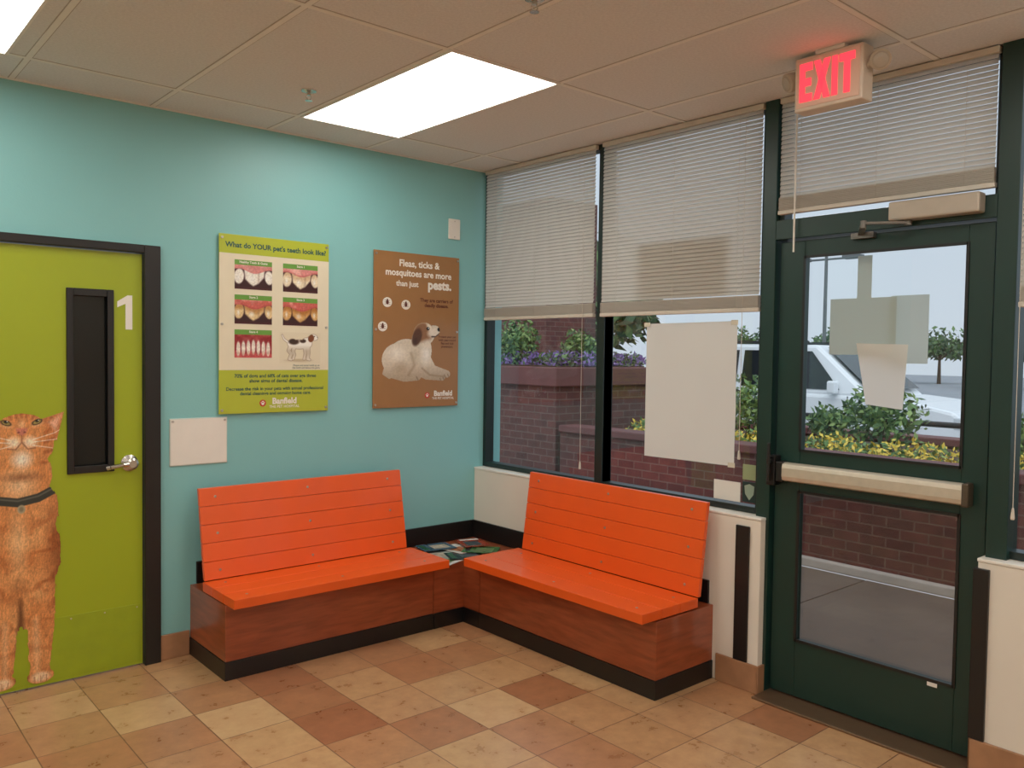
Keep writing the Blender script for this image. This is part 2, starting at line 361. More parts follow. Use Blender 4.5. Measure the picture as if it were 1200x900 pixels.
def flat(bm,p,q,w=.012,h=.005):
    p=Vector(p);q=Vector(q);d=(q-p).normalized();s=d.cross(Vector((0,0,1))).normalized()*w;u=Vector((0,0,h))
    vs=[bm.verts.new(c) for c in (p-s-u,p+s-u,q+s-u,q-s-u,p-s+u,p+s+u,q+s+u,q-s+u)]
    for f in ((3,2,1,0),(4,5,6,7),(0,1,5,4),(1,2,6,5),(2,3,7,6),(3,0,4,7)): bm.faces.new([vs[i] for i in f])
flat(bm,(-.09,-2.82,2.155),(-.23,-2.70,2.15)); flat(bm,(-.23,-2.70,2.14),(-.05,-2.60,2.135)); cyl(bm,(-.23,-2.70,2.13),(-.23,-2.70,2.16),.012); cyl(bm,(-.09,-2.82,2.145),(-.09,-2.82,2.168),.015)
bx(bm,-.06,-.025,-2.56,-2.66,2.115,2.14)
bmobj('arm',bm,mat('grey_metal',S(120,115,108),.4,metal=.8),dc)

# ---------------------------------------------------------------- blinds
def blind(y0,y1,ztop,zrail,label,cordside=None,cordz=None,wand=None):
    e=empty('window_blind',(-.045,(y0+y1)/2,zrail)); tag(e,label,'window blind',group='tan horizontal slat blinds')
    boxes('head_rail',[(-.066,-.035,y0,y1,ztop-.024,ztop)],M_rail,e,bevel=.002)
    bm=bmesh.new(); z=ztop-.034; tilt=math.radians(66)
    stackh=.078
    while z>zrail+stackh:
        pr=[]
        for k in range(4):
            u=(k/3-.5)*.024; c=.003*(1-(2*k/3-1)**2)
            px=-.052+u*math.cos(tilt)-c*math.sin(tilt); pz=z+u*math.sin(tilt)+c*math.cos(tilt)
            pr.append((px,pz))
        A=[bm.verts.new((p[0],y0-.004,p[1])) for p in pr]; B=[bm.verts.new((p[0],y1+.004,p[1])) for p in pr]
        for i in range(3): bm.faces.new((A[i],A[i+1],B[i+1],B[i]))
        z-=.0208
    zz=zrail+.022; k=0
    while zz<zrail+stackh:
        w=.0125+.001*((k*7)%3); bx(bm,-.052-w,-.052+w,y0-.004,y1+.004,zz,zz+.0042); zz+=.0058; k+=1
    bx(bm,-.056,-.048,y0-.006,y1+.006,zrail+.02,zrail+stackh)
    s=bmobj('slats',bm,M_blind,e)
    boxes('bottom_rail',[(-.066,-.038,y0,y1,zrail,zrail+.02)],M_rail,e,bevel=.003)
    for fy in (.12,.5,.88):
        bm=bmesh.new(); y=y0+(y1-y0)*fy; tube(bm,[(-.067,y,ztop-.03),(-.067,y,zrail+.02)],.001,6); bmobj('ladder_cord',bm,M_rail,e)
    if cordside is not None:
        bm=bmesh.new(); tube(bm,[(-.075,cordside,ztop-.02),(-.075,cordside-.004,cordz+.04)],.0014,6)
        lathe(bm,(-.075,cordside-.004,cordz+.045),(0,0,-1),[(0,.003),(.01,.005),(.04,.008),(.045,.006)],10)
        bmobj('pull_cord',bm,M_rail,e)
    if wand is not None:
        bm=bmesh.new(); cyl(bm,(-.08,wand[0],ztop-.02),(-.08,wand[0],wand[1]),.0045,seg=8); bmobj('tilt_wand',bm,M_white,e)
    return e
blind(-.035,-1.03,H-.005,1.815,'tan slat blind lowered halfway on corner window',cordside=-.955,cordz=.93)
blind(-1.085,-2.115,H-.005,1.815,'tan slat blind lowered halfway beside the exit door',cordside=-2.03,cordz=1.1)
blind(-2.205,-3.13,H-.005,2.26,'tan slat blind fully covering transom over the door',wand=(-2.30,2.08))
blind(-3.225,-4.58,H-.005,1.80,'tan slat blind on the window beside the door frame',cordside=-3.232,cordz=1.0)

def card(name,lst,m,label,cat,bev=0):
    o=boxes(name,lst,m,bevel=bev); return tag(o,label,cat)
bm=bmesh.new(); ny,nz=12,14
gridv=[[bm.verts.new((-.012-.006*math.sin(j*.9)*abs(math.sin(i*.5))-.004*math.sin(i*.8),-1.39-.575*i/ny,1.05+.005*(i/ny)+.72*j/nz)) for i in range(ny+1)] for j in range(nz+1)]
for j in range(nz):
    for i in range(ny): bm.faces.new((gridv[j][i],gridv[j][i+1],gridv[j+1][i+1],gridv[j+1][i]))
pp=bmobj('paper_sheet',bm,M_paper,smooth=True); tag(pp,'large blank white paper sheet taped to the window glass','paper')
for k,(a,b) in enumerate(((-1.40,1.765),(-1.955,1.768),(-1.955,1.06))):
    boxes('tape',[(-.022,-.02,a+.02,a-.02,b-.012,b+.012)],mat('clear_tape',S(225,216,195),.2),pp)
card('outside_notice',[(-.026,-.022,-1.35,-1.93,1.905,2.205)],mat('brown_notice_board',S(84,58,34),.8),'tan notice board fixed to the glass behind the blind','notice')
o=card('window_sticker',[(.001,.0035,-1.84,-1.995,.878,.975)],M_white,'white rectangular sticker at the bottom of the window','sticker')
o=card('security_decal',[(.001,.0035,-2.008,-2.088,.885,.985)],mat('dark_green_decal',S(28,52,50),.4),'dark security decal with pale shield emblem','sticker')
bm=bmesh.new()
pts=[(-2.02,.965),(-2.048,.975),(-2.076,.965),(-2.072,.925),(-2.048,.895),(-2.024,.925)]
f=bm.faces.new([bm.verts.new((0,p[0],p[1])) for p in pts])
bmobj('shield',bm,mat('pale_shield',S(150,170,150),.5),o)
o=card('green_sticker',[(.001,.0035,-2.008,-2.09,.995,1.07)],mat('pale_green_sticker',S(150,165,120),.5),'small pale green sticker on the window glass','sticker')
bm=bmesh.new()
A=[(-2.575,1.665),(-2.80,1.66),(-2.785,1.385),(-2.625,1.40)]
fr=[bm.verts.new((-.012,a,b)) for a,b in A]
bm.faces.new(fr)
tag(bmobj('paper_notice',bm,M_paper2),'white paper notice taped to the door glass','paper')
M_sgn=translucent('pale_green_grey_board',S(226,230,220),.55); M_sgn2=translucent('pale_tan_board',S(214,212,196),.5)
e=empty('hanging_sign',(.03,-2.62,1.6)); tag(e,'pale board sign hanging outside the door glass on strap','sign')
bm=bmesh.new(); quad(bm,'W',-2.43,-2.73,1.615,1.865,-.025); bmobj('board',bm,M_sgn2,e)
bm=bmesh.new(); quad(bm,'W',-2.70,-2.86,1.58,1.87,-.038); bmobj('side_panel',bm,M_sgn,e)
bm=bmesh.new(); quad(bm,'W',-2.555,-2.62,1.86,2.05,-.022); bmobj('strap',bm,M_sgn2,e)

# ================================================================ DOOR 1 (lime door with cat print)
structure(boxes('trim_9',[(-3.21,-3.135,-.03,.10,0,2.11),(-2.218,-2.14,-.03,.10,0,2.11),(-3.135,-2.218,-.03,.10,2.07,2.11)],M_black,bevel=.004),'black metal door frame','door frame')
M_lens=mat('dark_vision_glass',S(20,22,22),.12,var=.3,scale=3,spec=.35)
bm=bmesh.new()
bx(bm,-3.13,-2.555,0,.045,.008,2.065); bx(bm,-2.365,-2.222,0,.045,.008,2.065); bx(bm,-2.555,-2.365,0,.045,.008,1.01); bx(bm,-2.555,-2.365,0,.045,1.87,2.065)
d1=bmobj('door_1',bm,M_lime); structure(d1,'lime green interior door with narrow window and cat print','door')
boxes('window_trim',[(-2.565,-2.535,-.012,.0,.995,1.88),(-2.385,-2.355,-.012,.0,.995,1.88),(-2.535,-2.385,-.012,.0,.995,1.03),(-2.535,-2.385,-.012,.0,1.845,1.88)],M_black,d1,bevel=.003)
boxes('window_pane',[(-2.555,-2.365,.018,.024,1.01,1.87)],M_lens,d1)
boxes('kick_plate',[(-3.12,-2.232,-.002,0,.02,.315)],mat('lime_kick_plate',S(150,168,28),.35),d1,bevel=.001)
bm=bmesh.new()
for x in (-3.1,-2.9,-2.55,-2.4,-2.25):
    cyl(bm,(x,-.004,.30),(x,-.001,.30),.004,seg=8)
bmobj('rivets',bm,M_screw,d1)
bm=bmesh.new(); lathe(bm,(-2.285,0,1.03),(0,-1,0),[(0,.040),(.008,.040),(.013,.032),(.02,.018),(.04,.017),(.046,.026),(.06,.028),(.068,.018)],28)
tube(bm,[(-2.285,-.055,1.03),(-2.33,-.062,1.028),(-2.385,-.058,1.02),(-2.40,-.05,1.016)],.011,12)
bmobj('lever_handle',bm,M_chrome,d1,smooth=False)
bm=bmesh.new()
f=bm.faces.new([bm.verts.new((x,-.0015,z)) for x,z in ((-2.300,1.69),(-2.268,1.69),(-2.268,1.858),(-2.290,1.858),(-2.338,1.826),(-2.338,1.797),(-2.300,1.816))])
bmobj('number',bm,M_white,d1)
def cat(Sx,Tx):
    e=lambda *a,**k: el(Sx,Tx,*a,**k)
    n1=vn(Sx,Tx,1.2,1); n2=vn(Sx,Tx,9,2); n3=vn(Sx*1.9,Tx*.40,1.2,3); n4=vn(Sx*2.2,Tx*.5,3,4); n5=vn(Sx,Tx,22,8); n6=vn(Sx+.4*Tx,Tx*.3,1.1,9)
    wob=(n4-.5)*4
    al=np.zeros_like(Sx); Xs=Sx+wob*.5+(n3-.5)*2
    E=lambda *a,**k: el(Xs,Tx,*a,**k)
    for a in ((27,521,39,35),(26,560,37,36),(22,604,49,48),(22,655,52,64),(20,700,47,46),(-16,640,34,64)): al=np.maximum(al,E(*a,soft=.05))
    EARR=[(44,496),(77,486),(68,521)]; EARL=[(10,496),(-23,486),(-14,521)]
    al=np.maximum(al,conv(Sx,Tx,EARR)); al=np.maximum(al,conv(Sx,Tx,EARL))
    for P,w,w2 in (([(43,680),(48,740),(46,800)],22,11.5),([(3,680),(4,740),(3,800)],22,11.5),([(-28,690),(-33,740),(-31,795)],20,11)):
        al=np.maximum(al,stroke(Xs,Tx,P,w,w2))
    for a in ((47,804,17,9),(2,804,17,9),(-32,799,16,8)): al=np.maximum(al,e(*a,soft=.1))
    c=np.zeros(Sx.shape+(3,))+np.array([204,130,74])/255.
    c=ov(c,(228,170,112),np.clip((n5-.35)*1.6,0,1)*.6)
    ph=(Tx+.010*(Sx-22)**2)/6.2+n2*3.4
    st=np.clip(np.sin(ph)*1.4-.3,0,1)*np.clip((Tx-598)/25,0,1)*np.clip((730-Tx)/15,0,1)*(0.15+.85*np.clip(np.abs(Sx-22)/28,0,1))
    c=ov(c,(158,82,38),st*.65)
    c=ov(c,(238,200,154),e(24,570,28,28,soft=.9)*.8)
    c=ov(c,(230,184,132),e(22,640,16,62,soft=.95)*.75)
    lb=np.clip(np.sin(Tx/4.9+n2*3.5)*1.3-.3,0,1)*np.clip((Tx-712)/15,0,1)
    c=ov(c,(172,96,48),lb*.5)
    c=ov(c,(240,200,156),np.maximum(stroke(Sx,Tx,[(42,735),(43,800)],3,soft=8),stroke(Sx,Tx,[(6,735),(6,800)],3,soft=8))*.55)
    gap=stroke(Sx,Tx,[(24,708),(25,812)],2,8,soft=5); c=ov(c,(92,54,28),gap*.85)
    al=al*(1-np.clip(stroke(Sx,Tx,[(24.5,742),(25,816)],2.0,7,soft=1),0,1))
    c=ov(c,(236,206,170),np.maximum(e(47,805,15,8,soft=.5),e(2,805,15,8,soft=.5))*.85)
    for x in (40,47,54,-5,2,9): c=ov(c,(150,92,56),stroke(Sx,Tx,[(x,804),(x,811)],.5,soft=1)*.7)
    c=ov(c,(118,60,28),np.clip(e(78,650,30,86,soft=.95)*.95,0,1)); c=ov(c,(120,62,28),e(-38,650,26,90,soft=.9)*.6)
    c=ov(c,(150,88,48),e(22,700,14,26,soft=.9)*.5)
    hd=e(27,521,39,35,soft=.10)
    c=ov(c,(206,134,76),hd*.75)
    c=ov(c,(170,98,52),hd*np.clip((np.abs(Sx-27)-22)/16,0,1)*.7)
    c=ov(c,(118,66,36),e(27,562,30,8,soft=.95)*.75)
    for P in ([(27,487),(27,491)],[(21,487),(21,492)],[(33,487),(33,492)],[(13,489),(15,493)],[(41,489),(39,493)],[(55,510),(64,503)],[(54,522),(65,517)],[(54,534),(63,532)],[(-1,510),(-10,503)],[(0,522),(-11,517)],[(50,546),(58,546)]):
        c=ov(c,(152,76,36),stroke(Sx,Tx,P,2.0,.8,soft=3)*.75)
    c=ov(c,(184,108,62),np.maximum(conv(Sx,Tx,EARR),conv(Sx,Tx,EARL))*(1-hd)*.9)
    c=ov(c,(226,172,142),np.maximum(conv(Sx,Tx,[(58,498),(74,489),(67,510)],5),conv(Sx,Tx,[(-4,498),(-20,489),(-13,510)],5))*(1-hd)*.9)
    c=ov(c,(226,174,124),e(27,500,6,8,soft=.8)*.85)
    c=ov(c,(242,220,190),np.maximum(e(18,521,12,10,soft=.8),e(36,521,12,10,soft=.8))*.95)
    c=ov(c,(246,230,206),e(27,541,17,15,soft=.8)*.95)
    c=ov(c,(200,118,98),conv(Sx,Tx,[(20,504),(34,504),(32,510),(27,513),(22,510)],2.5)); c=ov(c,(110,54,46),np.maximum(e(23.5,509,2,1.5,soft=.5),e(30.5,509,2,1.5,soft=.5))*.85)
    c=ov(c,(112,62,46),np.maximum(stroke(Sx,Tx,[(27,513),(27,521),(20,529),(11,528)],.6,soft=1.5),stroke(Sx,Tx,[(27,521),(34,529),(43,528)],.6,soft=1.5))*.75)
    for ex,r in ((9,20),(45,-20)):
        c=ov(c,(238,204,160),e(ex,499,10,5.5,r,soft=.7)*.5)
        c=ov(c,(52,32,22),e(ex,497.3,7.6,3.6,r,soft=.25)); c=ov(c,(140,126,68),e(ex,497.3,6.0,2.5,r,soft=.3)); c=ov(c,(14,10,8),e(ex,496,2.8,2.0,0,soft=.4)); c=ov(c,(250,250,240),e(ex+1.5,495.4,.9,.7,0,soft=.5))
    for k,P in enumerate(([(40,518),(66,511),(85,500)],[(41,521),(66,519),(86,515)],[(40,525),(62,529),(82,539)],[(14,518),(-10,511),(-28,500)],[(13,521),(-10,519),(-30,515)],[(14,525),(-6,529),(-24,539)])):
        wm=stroke(Sx,Tx,P,.45,.25,soft=.8); c=ov(c,(248,242,230),wm*.8); al=np.maximum(al,(wm>.8)*1.0)
    c=c*(0.74+.18*n1[...,None]+.20*n3[...,None]+.12*n4[...,None]+.12*n6[...,None])
    col=stroke(Sx,Tx,[(-16,579),(0,588),(22,592),(46,588),(68,578)],5.2,5.2,soft=1.2)*(al>.4)
    c=ov(c,(48,52,48),col); c=ov(c,(90,94,84),stroke(Sx,Tx,[(-16,577),(0,586),(22,590),(46,586),(68,576)],1.0)*col)
    c=ov(c,(170,160,130),e(26,600,5.5,6,soft=.3)); c=ov(c,(90,80,60),e(26,600,3.6,4,soft=.5)*.5)
    return c,al
cd=paint('cat_print','T',-2.846-.0035*50,-2.846+.0035*88,1.24-(814-500)*.0039,1.24+.0039*20,.0035,260,600,cat,d1,-50,88,480,814)
cd['label']='life size printed picture of standing orange tabby cat with dark collar'

# ================================================================ POSTERS
def standoffs(par,a0,a1,b0,b1):
    for a in (a0,a1):
        for b in (b0,(b0+b1)/2,b1):
            bm=bmesh.new(); cyl(bm,(a,0,b),(a,-.024,b),.007,seg=14); bmobj('standoff',bm,M_screw,par)
M_posterlime=mat('poster_lime',S(182,194,54),.3,var=.02); M_posterbeige=mat('poster_beige',S(236,226,198),.3,var=.02)
M_ink=mat('ink_dark_teal',S(26,84,80),.4); M_inkw=mat('ink_white',S(248,242,230),.4); M_inkr=mat('ink_red',S(200,50,42),.4); M_inkg=mat('ink_green',S(104,158,62),.4)
M_posterbrown=mat('poster_brown',S(160,114,68),.3,var=.03); M_inkb=mat('ink_dark_brown',S(96,44,28),.4)
p1=empty('dental_poster',(-1.52,-.012,1.26)); tag(p1,'lime framed pet dental poster with tooth photographs','poster')
ax0,ax1,bz0,bz1=-1.84,-1.20,1.255,2.21
boxes('panel',[(ax0,ax1,-.018,-.012,bz0,bz1)],M_posterlime,p1,bevel=.001)
def A(u): return ax0+u*(ax1-ax0)
def B(v): return bz1-v*(bz1-bz0)
bm=bmesh.new(); quad(bm,'T',A(.0),A(1),B(.755),B(.105),.0185); bmobj('beige_field',bm,M_posterbeige,p1)
textobj('title',M_ink,p1,"What do YOUR pet's teeth look like?",'T',A(.05),A(.97),B(.09),B(.03),.019,.03)
textobj('statistic_text',M_ink,p1,"70% of dogs and 68% of cats over age three\nshow signs of dental disease.",'T',A(.13),A(.88),B(.835),B(.775),.019,.02)
textobj('advice_text',M_ink,p1,"Decrease the risk in your pets with annual professional\ndental cleanings and ongoing home care.",'T',A(.06),A(.95),B(.905),B(.85),.019,.02)
def logo(par,u0,u1,v0,v1,A,B,d):
    textobj('logo_name',M_inkw,par,"Banfield",'T',A(u0+.10),A(u1),B(v0+(v1-v0)*.62),B(v0),d,.035)
    textobj('logo_subtitle',M_inkw,par,"THE PET HOSPITAL",'T',A(u0+.10),A(u1),B(v1),B(v0+(v1-v0)*.72),d,.01)
    bm=bmesh.new(); r=.019; disc(bm,'T',A(u0+.04),B((v0+v1)/2),r,r,d); em=bmobj('logo_emblem',bm,M_inkr,par)
    bm=bmesh.new()
    c=(A(u0+.04),B((v0+v1)/2))
    disc(bm,'T',c[0],c[1]-.004,.008,.006,d+.0005)
    for dx_,dz_ in ((-.009,.003),(-.003,.009),(.003,.009),(.009,.003)): disc(bm,'T',c[0]+dx_,c[1]+dz_,.0027,.0035,d+.0005,seg=10)
    bmobj('emblem_mark',bm,M_inkw,em)
logo(p1,.34,.72,.915,.975,A,B,.019)
def teeth(seed,tint,lower):
    def f(Sx,Tx):
        n=vn(Sx,Tx,1.6,seed); n2=vn(Sx,Tx,7,seed+5); e=lambda *a,**k: el(Sx,Tx,*a,**k)
        if lower:
            c=np.zeros(Sx.shape+(3,))+np.array([150,34,40])/255.; c=ov(c,(206,84,84),np.clip((Tx-24+3*np.sin(Sx/3.5))/3,0,1)); c=ov(c,(236,150,140),np.clip(n2-.45,0,1)*.8)
            for k in range(7):
                cx=6+k*8; c=ov(c,(246,236,222),e(cx,18+abs(k-3)*1.0,3.6,12.5,soft=.3)); c=ov(c,(214,170,140),e(cx,27,3,4,soft=.8)*.6)
            return c*(.88+.2*n[...,None]),np.ones_like(Sx)
        c=np.zeros(Sx.shape+(3,))+np.array([58,26,28])/255.
        c=ov(c,(96,44,46),np.clip((Tx-30)/6,0,1)*.9)
        gl=9+3.0*np.cos((Sx-32)/8.)+(1.5 if tint>1 else 0)
        big=np.maximum.reduce([conv(Sx,Tx,[(15,6),(48,6),(46,21),(38,25),(31,32),(24,26),(17,22)],2.5),e(7,16,8.5,12,8,soft=.2),e(55,16,7.5,11,-8,soft=.2)])
        tcol=[(250,244,232),(244,228,196),(236,206,150),(222,172,104)][min(tint,3)]
        c=ov(c,tcol,big)
        c=ov(c,(255,252,246),(e(27,19,6,7,soft=.8)+e(6,18,3,6,soft=.8)+e(54,18,3,6,soft=.8)).clip(0,1)*.8)
        c=ov(c,(150,120,96),big*np.clip(1-np.abs(Sx-38)/2.5,0,1)*.45)
        if tint: c=ov(c,(176,110,44),big*np.clip((gl+6+3*n2-Tx)/5,0,1)*[0,.3,.65,.85][min(tint,3)])
        gum=np.clip((gl-Tx)/1.5,0,1); c=ov(c,(226,142,138) if tint<2 else (210,100,90),gum); c=ov(c,(246,196,186),gum*np.clip(n2*1.6-.8,0,1)); c=ov(c,(180,60,60),gum*np.clip((Tx-gl+4)/4,0,1)*(.2 if tint<1 else .7))
        return c*(.9+.16*n[...,None]),np.ones_like(Sx)
    return f
def standdog(Sx,Tx):
    def sil(g):
        al=np.zeros_like(Sx)
        for a in ((30,16,16,7),(42,14,9,8),(20,15,8,7)): al=np.maximum(al,el(Sx,Tx,a[0],a[1],a[2]+g,a[3]+g))
        al=np.maximum(al,stroke(Sx,Tx,[(44,12),(50,6)],5+g,4+g)); al=np.maximum(al,el(Sx,Tx,53,5.5,7+g,4.4+g,10))
        for P in ([(44,18),(45,28),(44,37),(47,38)],[(39,18),(40,29),(38,37)],[(18,17),(14,25),(18,30),(15,37),(18,38)],[(23,17),(21,26),(23,31),(21,37)]): al=np.maximum(al,stroke(Sx,Tx,P,2.8+g,1.5+g,soft=.6))
        al=np.maximum(al,stroke(Sx,Tx,[(13,13),(7,9),(4,3)],1.3+g,.7+g)); return al
    c=np.zeros(Sx.shape+(3,))+np.array([232,221,192])/255.
    c=ov(c,(190,172,138),el(Sx,Tx,30,39,26,3,soft=.6)*.8)
    c=ov(c,(150,124,96),sil(.6)); m=sil(0)
    d=np.zeros(Sx.shape+(3,))+np.array([250,246,236])/255.
    d=ov(d,(190,172,144),np.clip((Tx-17)/8,0,1)*.7); d=ov(d,(232,222,204),np.clip((Tx-30)/6,0,1)*.8)
    d=ov(d,(120,66,34),el(Sx,Tx,49,7,5,6,20)); d=ov(d,(60,38,26),el(Sx,Tx,22,12,10,5.5,soft=.4)); d=ov(d,(60,38,26),el(Sx,Tx,36,11,6,3.5,soft=.4)); d=ov(d,(20,16,14),el(Sx,Tx,60,5,1.6,1.4)); d=ov(d,(20,16,14),el(Sx,Tx,54.5,4,1,1))
    return c*(1-m[...,None])+d*m[...,None],np.ones_like(Sx)
cols=((.13,.46),(.56,.89)); rows=((.165,.30),(.36,.495),(.555,.685))
names=("Healthy Teeth & Gums","Stage 1","Stage 2","Stage 3","Stage 4")
k=0
for ri,(v0,v1) in enumerate(rows):
    for ci,(u0,u1) in enumerate(cols):
        if k<5:
            o=paint('tooth_photo','T',A(u0),A(u1),B(v1),B(v0),.0195,100,66,teeth(k+1,k,k==4),p1,0,60,0,34)
            bm=bmesh.new(); quad(bm,'T',A(u0),A(u1),B(v0),B(v0-.028),.019); bmobj('caption_bar',bm,M_inkg,p1)
            textobj('caption',M_inkw,p1,names[k],'T',A(u0+.02),A(u1-.02),B(v0-.006),B(v0-.023),.0197,.02)
        else:
            paint('dog_picture','T',A(u0-.03),A(u1+.03),B(v1+.03),B(v0-.02),.0195,130,100,standdog,p1,0,64,-1,43)
            textobj('note',M_ink,p1,"Plaque and tartar build up on\nthe teeth and below the gums.",'T',A(.60),A(.97),B(.75),B(.722),.0197,.005)
        k+=1
standoffs(p1,ax0+.015,ax1-.015,bz0+.02,bz1-.02)
p2=empty('flea_poster',(-.58,-.012,1.26)); tag(p2,'brown pest warning poster with a lying dog','poster')
cx0,cx1=-.90,-.26
boxes('panel',[(cx0,cx1,-.018,-.012,bz0,bz1)],M_posterbrown,p2,bevel=.001)
def A2(u): return cx0+u*(cx1-cx0)
textobj('title_line',M_inkw,p2,"Fleas, ticks &",'T',A2(.25),A2(.79),B(.098),B(.045),.019,.028)
textobj('title_line',M_inkw,p2,"mosquitoes are more",'T',A2(.08),A2(.95),B(.165),B(.11),.019,.028)
textobj('title_line',M_inkw,p2,"than just",'T',A2(.20),A2(.55),B(.228),B(.18),.019,.028)
textobj('title_word',M_inkw,p2,"pests.",'T',A2(.58),A2(.94),B(.245),B(.168),.019,.045)
textobj('subtitle',M_inkb,p2,"They are carriers of\ndeadly disease.",'T',A2(.49),A2(.96),B(.35),B(.285),.019,.03)
textobj('side_note',M_inkb,p2,"Protect your pet\nwith year-round\nflea and tick\nprevention.",'T',A2(.75),A2(.97),B(.63),B(.51),.019,.015)
for (u,v) in ((.15,.325),(.36,.335),(.10,.48)):
    bm=bmesh.new(); disc(bm,'T',A2(u),B(v),.033,.03,.019,seg=28); ws=bmobj('white_spot',bm,M_inkw,p2)
    bm=bmesh.new(); disc(bm,'T',A2(u),B(v),.010,.014,.0195); disc(bm,'T',A2(u),B(v)+.015,.006,.006,.0195)
    for sg in (-1,1):
        for q in (-.008,0,.008): cyl(bm,(A2(u),-.0195,B(v)+q),(A2(u)+sg*.02,-.0195,B(v)+q*1.6),.0012,seg=5)
    bmobj('insect',bm,M_inkb,ws)
def liedog(Sx,Tx):
    n=vn(Sx,Tx,1.5,11); e=lambda *a,**k: el(Sx,Tx,*a,**k)
    al=np.zeros_like(Sx)
    for a in ((18,48,20,20,-10),(30,44,24,21,10),(44,40,16,24,10),(50,17,14,14),(61,14,10,7.5,-22)): al=np.maximum(al,e(*a,soft=.06))
    al=np.maximum(al,stroke(Sx,Tx,[(50,46),(60,60),(80,65)],8.5,4.5)); al=np.maximum(al,stroke(Sx,Tx,[(40,58),(54,66),(74,69)],7,4)); al=np.maximum(al,stroke(Sx,Tx,[(10,62),(26,68),(42,68)],7,4.5))
    al=np.maximum(al,stroke(Sx,Tx,[(4,56),(1,64),(8,69)],2.2,1.4)); al=np.maximum(al,e(41,22,6.5,12,16,soft=.1))
    c=np.zeros(Sx.shape+(3,))+np.array([226,214,192])/255.
    c=ov(c,(160,138,110),np.clip((Tx-50)/20,0,1)*.65+0*Sx); c=ov(c,(172,148,118),e(22,58,13,11,soft=.8)*.5); c=ov(c,(248,241,226),e(16,40,15,12,soft=.9)*.9)
    c=ov(c,(140,116,86),stroke(Sx,Tx,[(34,40),(38,54),(31,66)],.8,soft=4)*.7)
    c=ov(c,(196,178,150),e(38,46,8,18,15,soft=.9)*.5)
    c=ov(c,(252,246,234),e(53,40,9,18,soft=.8)*.9)
    c=ov(c,(140,116,88),stroke(Sx,Tx,[(48,58),(58,66),(76,68)],.6,soft=2.5)*.75)
    c=ov(c,(148,104,70),e(49,15,15,14,soft=.35)); c=ov(c,(240,228,208),e(57,9,4,9,-30,soft=.6)); c=ov(c,(238,226,208),e(62,15,10,7.5,-22,soft=.5))
    c=ov(c,(238,226,206),e(55,29,10,8,soft=.7)*.95)
    c=ov(c,(88,54,34),e(41,21,6.8,12.5,16,soft=.3)); c=ov(c,(60,36,24),e(39,26,4,6,16,soft=.8)*.8)
    c=ov(c,(18,14,12),e(70,11,3.2,2.8)); c=ov(c,(14,10,8),e(55,10.5,2.3,2.1)); c=ov(c,(250,250,250),e(55.7,10,.7,.7)); c=ov(c,(60,40,32),stroke(Sx,Tx,[(70,16),(65,20),(60,20)],.8))
    for x,y in ((84,66),(80,67),(78,70),(74,71),(44,69)): c=ov(c,(120,96,72),stroke(Sx,Tx,[(x-3,y-1),(x-1,y+3)],.5)*.8)
    c=c*(.95+.08*n[...,None]); return c,al
dp=paint('dog_picture','T',A2(.07),A2(.95),B(.835),B(.415),.0195,220,180,liedog,p2,-4,90,-2,74)
dp['label']='printed photograph of white and brown dog lying down'
logo(p2,.58,.95,.895,.955,A2,B,.019)
standoffs(p2,cx0+.015,cx1-.015,bz0+.02,bz1-.02)

sw=empty('wall_plate',(-.295,-.01,2.33)); tag(sw,'small white blank plate high on the teal wall','wall plate')
boxes('cover',[(-.34,-.25,-.012,0,2.33,2.46)],M_white,sw,bevel=.004)
for z in (2.345,2.445):
    bm=bmesh.new(); cyl(bm,(-.295,-.014,z),(-.295,-.011,z),.004,seg=10); bmobj('screw',bm,M_screw,sw)
ph=empty('document_holder',(-1.94,-.01,1.0)); tag(ph,'clear acrylic wall holder with white sheet','document holder')
boxes('sheet',[(-2.085,-1.795,-.008,-.006,1.0,1.235)],M_white,ph)
boxes('back_plate',[(-2.09,-1.79,-.005,0,.995,1.24)],mat('acrylic',S(215,222,214),.15),ph,bevel=.001)
for a in (-2.075,-1.805):
    bm=bmesh.new(); cyl(bm,(a,0,1.225),(a,-.014,1.225),.006,seg=12); bmobj('screw',bm,M_screw,ph)

# ================================================================ BENCHES
ST=.422
def bolt(par,p,d):
    bm=bmesh.new(); lathe(bm,p,d,[(-.001,.007),(.002,.007),(.003,.004)],10); bmobj('bolt',bm,M_screw,par)
def bench_left():
    e=empty('bench',(-1.38,-.25,0)); tag(e,'orange plank bench on cherry wood base against teal wall','bench')
    boxes('body',[(-1.985,-.761,-.47,-.001,.09,.368)],M_wood,e,bevel=.003)
    boxes('plinth',[(-1.989,-.761,-.476,-.001,0,.09)],M_black,e,bevel=.002)
    yb=(-.588,-.455,-.325,-.19)
    bm=bmesh.new()
    for a,b in zip(yb,yb[1:]): bx(bm,-1.99,-.735,a+.0015,b-.0015,.376,ST)
    s=bmobj('seat',bm,M_orange,e,bevel=.002)
    for x in (-1.8,-1.37,-.9): boxes('seat_support',[(x-.02,x+.02,-.45,-.2,.368,.376)],M_black,e)
    bm=bmesh.new(); n=5; z0,z1=ST+.003,.885
    f=lambda z:-.175+(z-z0)/(z1-z0)*.085
    for i in range(n):
        a=z0+(z1-z0)*i/n+.0012; b=z0+(z1-z0)*(i+1)/n-.0012
        prism(bm,[(f(a),a),(f(a)-.024,a),(f(b)-.024,b),(f(b),b)],0,-1.982,-.765)
    bmobj('backrest',bm,M_orange,e,bevel=.002)
    for x in (-1.9,-1.38,-.86):
        bolt(e,(x,-.52,ST),(0,0,1)); bolt(e,(x,-.26,ST),(0,0,1))
        for i in (0,2,4):
            z=z0+(z1-z0)*(i+.5)/5; bolt(e,(x,f(z)-.024,z),(0,-1,0))
    return e
bench_left()
